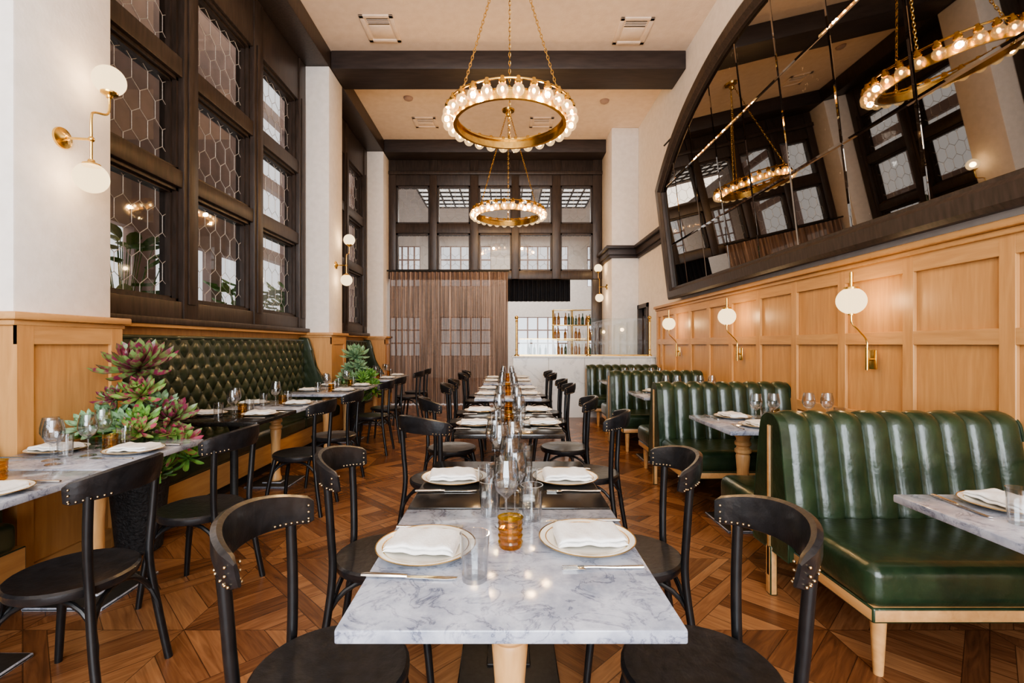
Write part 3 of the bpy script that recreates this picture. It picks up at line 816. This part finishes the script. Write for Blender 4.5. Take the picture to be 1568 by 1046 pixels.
# centre row
table(TM, .01, 1.34)
setting(-.225, 1.36, 0, False, False); setting(.235, 1.41, 180, False, False)
tum(-.078, 1.19); tum(.085, 1.60); tum(-.055, 1.645)
win(.0, 1.54); win(.03, 1.655); cand(.012, 1.385)
table(TB, .01, 2.055)
setting(-.22, 2.06, 0, False, False); setting(.25, 2.06, 180, False, False)
tum(-.07, 1.84); tum(.09, 2.25); tum(.08, 1.80); win(.015, 1.90); win(-.03, 2.2); win(.03, 2.30); win(-.055, 2.34); cand(.02, 2.05)
chair(-.47, 1.30, 0); chair(.52, 1.30, 180)
chair(-.50, 2.02, 3); chair(.52, 2.02, 177)
for yy, me in ((3.45, TB), (4.14, TB), (5.5, TM), (6.22, TM), (7.5, TM), (8.22, TM)):
    table(me, .02, yy); setting(-.22, yy, 0); setting(.26, yy + .03, 180); cand(.02, yy - .02)
chair(-.42, 3.16, 52); chair(.56, 3.30, 160)
chair(-.46, 4.1, 20); chair(.50, 4.12, 175)
for yy in (5.5, 6.22, 7.5, 8.22): chair(-.47, yy, 2); chair(.51, yy, 178)

# left row
cxl = -2.21
for yy, me in ((1.86, TM), (2.60, TM), (3.93, TB), (4.64, TM), (5.95, TM), (6.68, TM), (8.15, TM), (8.88, TM)):
    table(me, cxl, yy); setting(cxl - .22, yy + .02, 0); setting(cxl + .21, yy, 180); cand(cxl + .04, yy + (.05 if yy > 2 else .2))
win(cxl - .06, 2.41); win(cxl + .03, 2.33)
chair(-1.66, 1.86, 183); chair(-1.64, 2.60, 178); chair(-1.66, 3.9, 180); chair(-1.66, 4.66, 182)
chair(-1.66, 5.95, 180); chair(-1.66, 6.68, 180); chair(-1.66, 8.15, 180); chair(-1.66, 8.9, 180)

# ------------------------------------------------------------------ tufted banquettes
def tufted(y0, y1, name='banquette_bench', back=True):
    bm = bmesh.new(); xb = XL + .035; xf = XL + .14
    H0, H1 = .44, 1.40
    Lg = y1 - y0; ncell = max(1, round(Lg / .17)); a = Lg / ncell; b_ = .21
    nu = ncell * 12; nv = 66
    def fn(u, v):
        y = u * Lg; z = v * (H1 - H0)
        p = y / a + z / b_; q_ = y / a - z / b_
        h = (abs(sin(pi * p)) * abs(sin(pi * q_))) ** .45
        edge = min(1, min(u * Lg, (1 - u) * Lg) / .05) ; te = min(1, (H1 - H0 - z) / .06)
        dx = .045 * h * edge
        roll = .035 * sqrt(max(0, 1 - (1 - te) ** 2)) - .035
        return (xf - .03 + dx + roll - .03 * (z / .9), y0 + y, H0 + z)
    if back:
        grid(bm, fn, nu, nv, 0)
        for i in range(ncell * 2 + 1):
            for j in range(12):
                y = i * a / 2; z = j * b_ / 2
                if (i + j) % 2 == 0 and z < H1 - H0 - .05 and .05 < y < Lg - .05 and j > 0:
                    sph(bm, (xf - .024 - .03 * (z / .9), y0 + y, H0 + z), .011, 0, 8, 6)
        box(bm, xb, xf - .035, y0, y1, .3, H1 - .004, 0, .01)
        box(bm, xb, xf - .025, y0, y1, H1 - .03, H1 + .006, 0, .012, 3)
        for ya in (y0, y1 - .07):   # wings
            pr_ = [(xb, .3), (xf + .36, .3), (xf + .36, .62), (xf + .27, .80), (xf + .12, 1.0), (xf + .09, 1.25), (xf + .03, H1 + .02), (xb, H1 + .03)]
            A = [bm.verts.new((x, ya, z)) for x, z in pr_]; B = [bm.verts.new((x, ya + .07, z)) for x, z in pr_]
            nn = len(pr_); fs = [bm.faces.new(A), bm.faces.new(B[::-1])]
            for i in range(nn): fs.append(bm.faces.new((A[i], A[(i+1) % nn], B[(i+1) % nn], B[i])))
            es = set(e for f in fs for e in f.edges)
            bmesh.ops.bevel(bm, geom=list(es), offset=.018, segments=3, profile=.5, affect='EDGES')
    k = max(1, round(Lg / 1.25)); cw = (Lg - .14) / k
    for i in range(k):
        box(bm, xf - .04, -2.40, y0 + .07 + i * cw + .002, y0 + .07 + (i + 1) * cw - .002, .31, .46, 0, .04, 4)
    box(bm, xb, -2.43, y0 + .01, y1 - .01, .10, .31, 1, .006)
    box(bm, xb, -2.50, y0 + .03, y1 - .03, .0, .10, 2)
    finish(bm, name, ['greend', 'oakh', 'iron'], angle=50)
tufted(3.31, 7.09); tufted(7.85, 10.28)
tufted(-.6, 2.46)

# ------------------------------------------------------------------ booths (right)
def booth(yc, rear=True, xa=1.44, xb=2.655):
    bm = bmesh.new()
    Lx = xb - xa; nch = 9
    prof = [(-.175, .36), (-.165, .5), (-.145, .62), (-.125, .75), (-.105, .87), (-.09, .925), (-.06, .955), (-.02, .97), (.02, .97), (.06, .955), (.09, .925), (.105, .87), (.125, .75), (.145, .62), (.165, .5), (.175, .36)]
    if not rear: prof = prof[:9] + [(.05, .955), (.065, .93), (.07, .87), (.07, .7), (.07, .5), (.07, .36)]
    pp = smooth_pts([(0, y, z) for y, z in prof], 3); n = len(pp) - 1
    nrm = []
    for i in range(n + 1):
        t = (pp[min(i + 1, n)] - pp[max(i - 1, 0)]).normalized(); nrm.append(Vector((0, -t.z, t.y)))
    nu = nch * 12
    rows = []
    for k in range(nu + 1):
        u = k / nu; h = .026 * abs(sin(pi * u * nch)) ** .55
        rows.append([bm.verts.new((xa + u * Lx, yc + pp[i].y + nrm[i].y * (h - .02), pp[i].z + nrm[i].z * (h - .02))) for i in range(n + 1)])
    for k in range(nu):
        for i in range(n): bm.faces.new((rows[k][i], rows[k + 1][i], rows[k + 1][i + 1], rows[k][i + 1])).material_index = 0
    for x0, x1 in ((xa - .035, xa + .012), (xb - .01, xb + .003)):
        pe = [(p.y * .96, p.z - .008) for p in pp]
        A = [bm.verts.new((x0, yc + y, z)) for y, z in pe] + [bm.verts.new((x0, yc + pe[-1][0], .24)), bm.verts.new((x0, yc + pe[0][0], .24))]
        B = [bm.verts.new((x1, v.co.y, v.co.z)) for v in A]
        nn = len(A); fs = [bm.faces.new(A), bm.faces.new(B[::-1])]
        for i in range(nn): fs.append(bm.faces.new((A[i], A[(i+1) % nn], B[(i+1) % nn], B[i])))
        tube(bm, [(x0 + .004, v.co.y, v.co.z) for v in A], .006, 6, 0, True)
    box(bm, xa - .043, xa - .034, yc - .012, yc + .012, .1, .90, 1, .002, 1)
    box(bm, xa - .043, xa - .005, yc - .025, yc + .025, .0, .26, 1, .006)
    sides = [-1, 1] if rear else [-1]
    for s in sides:
        y0, y1 = (yc - .70, yc - .14) if s < 0 else (yc + .14, yc + .66)
        box(bm, xa - .02, xb, y0, y1, .285, .465, 0, .055, 5)
        box(bm, xa - .005, xb - .01, y0 + .01, y1 - .01, .235, .295, 1, .008)
        yl = y0 + .07 if s < 0 else y1 - .07
        for x in (xa + .06, xb - .08):
            lathe(bm, [(0, 0), (.018, 0), (.030, .24), (0, .24)], (x, yl, 0), 16, 1)
    box(bm, xa, xb - .01, yc - .16, yc + (.16 if rear else .06), .235, .36, 1)
    finish(bm, 'booth_bench', ['green', 'oakh'], angle=50)
booth(2.58); booth(4.60); booth(6.62); booth(8.50, False)
for yy in (1.50, 3.59, 5.61, 7.53):
    table(TL, 2.065, yy)
    for x in (1.78, 2.32):
        if yy > 2: setting(x, yy - .20, 90, True, False)
        setting(x, yy + .21, -90, yy < 2 , False)
    for dx in (-.22, -.08, .2, .33):
        if yy > 2: win(2.065 + dx, yy + .0 + .03 * sin(dx * 40))
    cand(2.05, yy + .1)

# ------------------------------------------------------------------ succulents
def leaf(bm, base, dir_, up, ln, wd, mi):
    d = dir_.normalized(); s = d.cross(up).normalized(); u = s.cross(d)
    st = [(0, .3, 0), (.35, .75, .04), (.7, 1, .10), (.88, .7, .18)]
    rows = []
    for t, w, b_ in st:
        c = base + d * ln * t + u * ln * b_
        rows.append([bm.verts.new(c - s * wd * w / 2 + u * wd * .12), bm.verts.new(c - u * wd * .10), bm.verts.new(c + s * wd * w / 2 + u * wd * .12)])
    tip = bm.verts.new(base + d * ln + u * ln * .3)
    for a, b_ in zip(rows, rows[1:]):
        for k in range(2): bm.faces.new((a[k], a[k+1], b_[k+1], b_[k])).material_index = mi
    for k in range(2): bm.faces.new((rows[-1][k], rows[-1][k+1], tip)).material_index = mi
def rosette(bm, c, axis, R, n, mi, wd=.36):
    axis = Vector(axis).normalized(); c = Vector(c)
    a0 = axis.cross(Vector((.3, .9, .1))).normalized(); b0 = axis.cross(a0)
    for i in range(n):
        f = i / n; ang = i * 2.39996; el = radians(-8 + 88 * f)
        d = (a0 * cos(ang) + b0 * sin(ang)) * cos(el) + axis * sin(el)
        leaf(bm, c + axis * R * .12 * f, d, axis if f < .9 else a0, R * (1 - .55 * f), R * wd * (1 - .3 * f), mi)
def planter(x, y, s, big=True):
    bm = bmesh.new()
    lathe(bm, [(0, 0), (.115, 0), (.125, .01), (.165, .48), (.17, .50), (.155, .50), (.15, .46), (0, .46)], seg=28, mi=0)
    lathe(bm, [(0, .47), (.15, .465)], seg=20, mi=1)
    rnd = random.Random(3 if big else 5)
    stems = [((.03, -.04, 1.16), .26, 46, 4), ((.10, -.12, 1.0), .17, 34, 3), ((-.06, -.12, .98), .13, 28, 4), ((.24, -.06, .84), .19, 32, 4), ((.14, -.04, .92), .15, 30, 5),
             ((-.08, -.14, .86), .16, 34, 5), ((-.02, -.2, .80), .16, 34, 2), ((.32, -.12, .70), .17, 30, 3), ((-.10, -.26, .76), .14, 28, 2),
             ((.08, -.24, .82), .15, 30, 5), ((-.08, -.30, .84), .13, 30, 5), ((.26, .03, .64), .14, 26, 4), ((.18, -.22, .86), .13, 26, 2),
             ((.34, -.04, .60), .13, 24, 2), ((.22, -.3, .81), .13, 26, 3)]
    for (c, R, n_, mi) in stems:
        if not big and mi in (3, 4): mi = 2 if c[2] < .95 else 5
        c = Vector(c); ax = Vector((c.x * 1.4 + .1, c.y * 1.2 - .4, .8))
        root = Vector((c.x * .35, c.y * .35, .46)); mid = (root + c) / 2 + Vector((c.x * .2, c.y * .2, .02))
        tube(bm, smooth_pts([root, mid, c], 4), .010, 6, 2)
        rosette(bm, c, ax, R, n_, mi, .27)
    for k in range(160):
        a = rnd.uniform(0, 2 * pi); r = rnd.uniform(.05, .30); z = rnd.uniform(.46, .82)
        p = Vector((r * cos(a) * .8 + .04, r * sin(a) * .7 - .06, z)); d = Vector((cos(a) + rnd.uniform(-.5, .5), sin(a) + rnd.uniform(-.5, .5), rnd.uniform(-.2, .9)))
        leaf(bm, p, d, Vector((0, 0, 1.01)), rnd.uniform(.05, .10), .04, rnd.choice([2, 2, 3, 5] if big else [2, 2, 5]))
        if k % 3 == 0: tube(bm, [(p.x * .4, p.y * .4, .46), p], .004, 4, 2)
    for v in bm.verts:   # foliage is pressed back by wainscot, seat end and table top
        v.co.x = max(v.co.x, (-2.555 - x) / s) if v.co.z > .1 else v.co.x
        v.co.y = min(v.co.y, .165)
        if v.co.y < -.165 and v.co.z < .79: v.co.z = .79 + (v.co.z - .79) * .08 if big else v.co.z
    o = finish(bm, 'potted_succulent', ['pot', 'soil', 'leaf', 'leafp', 'leafd', 'leafb'], recalc=False)
    o.location = (x, y, 0); o.scale = (s, s, s)
planter(-2.375, 3.135, 1.0); planter(-2.34, 7.46, .98, False)
def hall_plant(x, y, h):
    bm = bmesh.new(); rnd = random.Random(int(y * 10))
    lathe(bm, [(0, 0), (.2, 0), (.27, .5), (.25, .5), (.24, .45), (0, .45)], seg=20, mi=0)
    for k in range(90):
        a = rnd.uniform(0, 2 * pi); z = rnd.uniform(.9, h); r = rnd.uniform(.05, .4)
        p = Vector((r * cos(a), r * sin(a), z)); tube(bm, smooth_pts([(0, 0, .45), (p.x * .4, p.y * .4, z * .7), p], 3), .006, 4, 1)
        leaf(bm, p, Vector((cos(a), sin(a), rnd.uniform(-.4, .6))), Vector((0, 0, 1.01)), rnd.uniform(.2, .34), .14, 1)
    o = finish(bm, 'potted_plant', ['pot', 'leaf'], recalc=False); o.location = (x, y, 0)
hall_plant(-4.2, 5.3, 2.5); hall_plant(-4.3, 7.9, 2.3); hall_plant(-4.2, 9.4, 2.4)

# ------------------------------------------------------------------ lights
def area(name, loc, rot, sx, sy, e, col):
    l = bpy.data.lights.new(name, 'AREA'); l.shape = 'RECTANGLE'; l.size = sx; l.size_y = sy; l.energy = e; l.color = col
    o = bpy.data.objects.new(name, l); COL.objects.link(o); o.location = loc; o.rotation_euler = rot; return o
area('added_front_fill', (-.1, YF - .3, 2.7), (radians(90), 0, 0), 4.8, 4.4, 900, (.90, .95, 1))  # unseen lamp added outside the assumed front window to light the room
area('added_back_room_fill', (0, 16.5, 5.5), (0, 0, 0), 5, 3, 320, (1, .96, .9))  # unseen lamp added below the back room ceiling to brighten that room
area('hallway_fill', (-4.1, 10, 8.0), (0, 0, 0), 1.4, 12, 140, (1, .95, .90))  # unseen lamp added under the hall ceiling to brighten the hall
w = bpy.data.worlds.new('world'); scene.world = w; w.use_nodes = True
bg = w.node_tree.nodes['Background']; bg.inputs[0].default_value = (.92, .95, 1, 1); bg.inputs[1].default_value = 1.6

# ------------------------------------------------------------------ camera
cam = bpy.data.cameras.new('camera'); co = bpy.data.objects.new('camera', cam); COL.objects.link(co)
co.location = (0, 0, 1.33); co.rotation_euler = (radians(90), 0, 0)
cam.sensor_width = 36; cam.lens = 17.0; cam.shift_x = .0057; cam.shift_y = .0026; cam.clip_start = .05
scene.camera = co
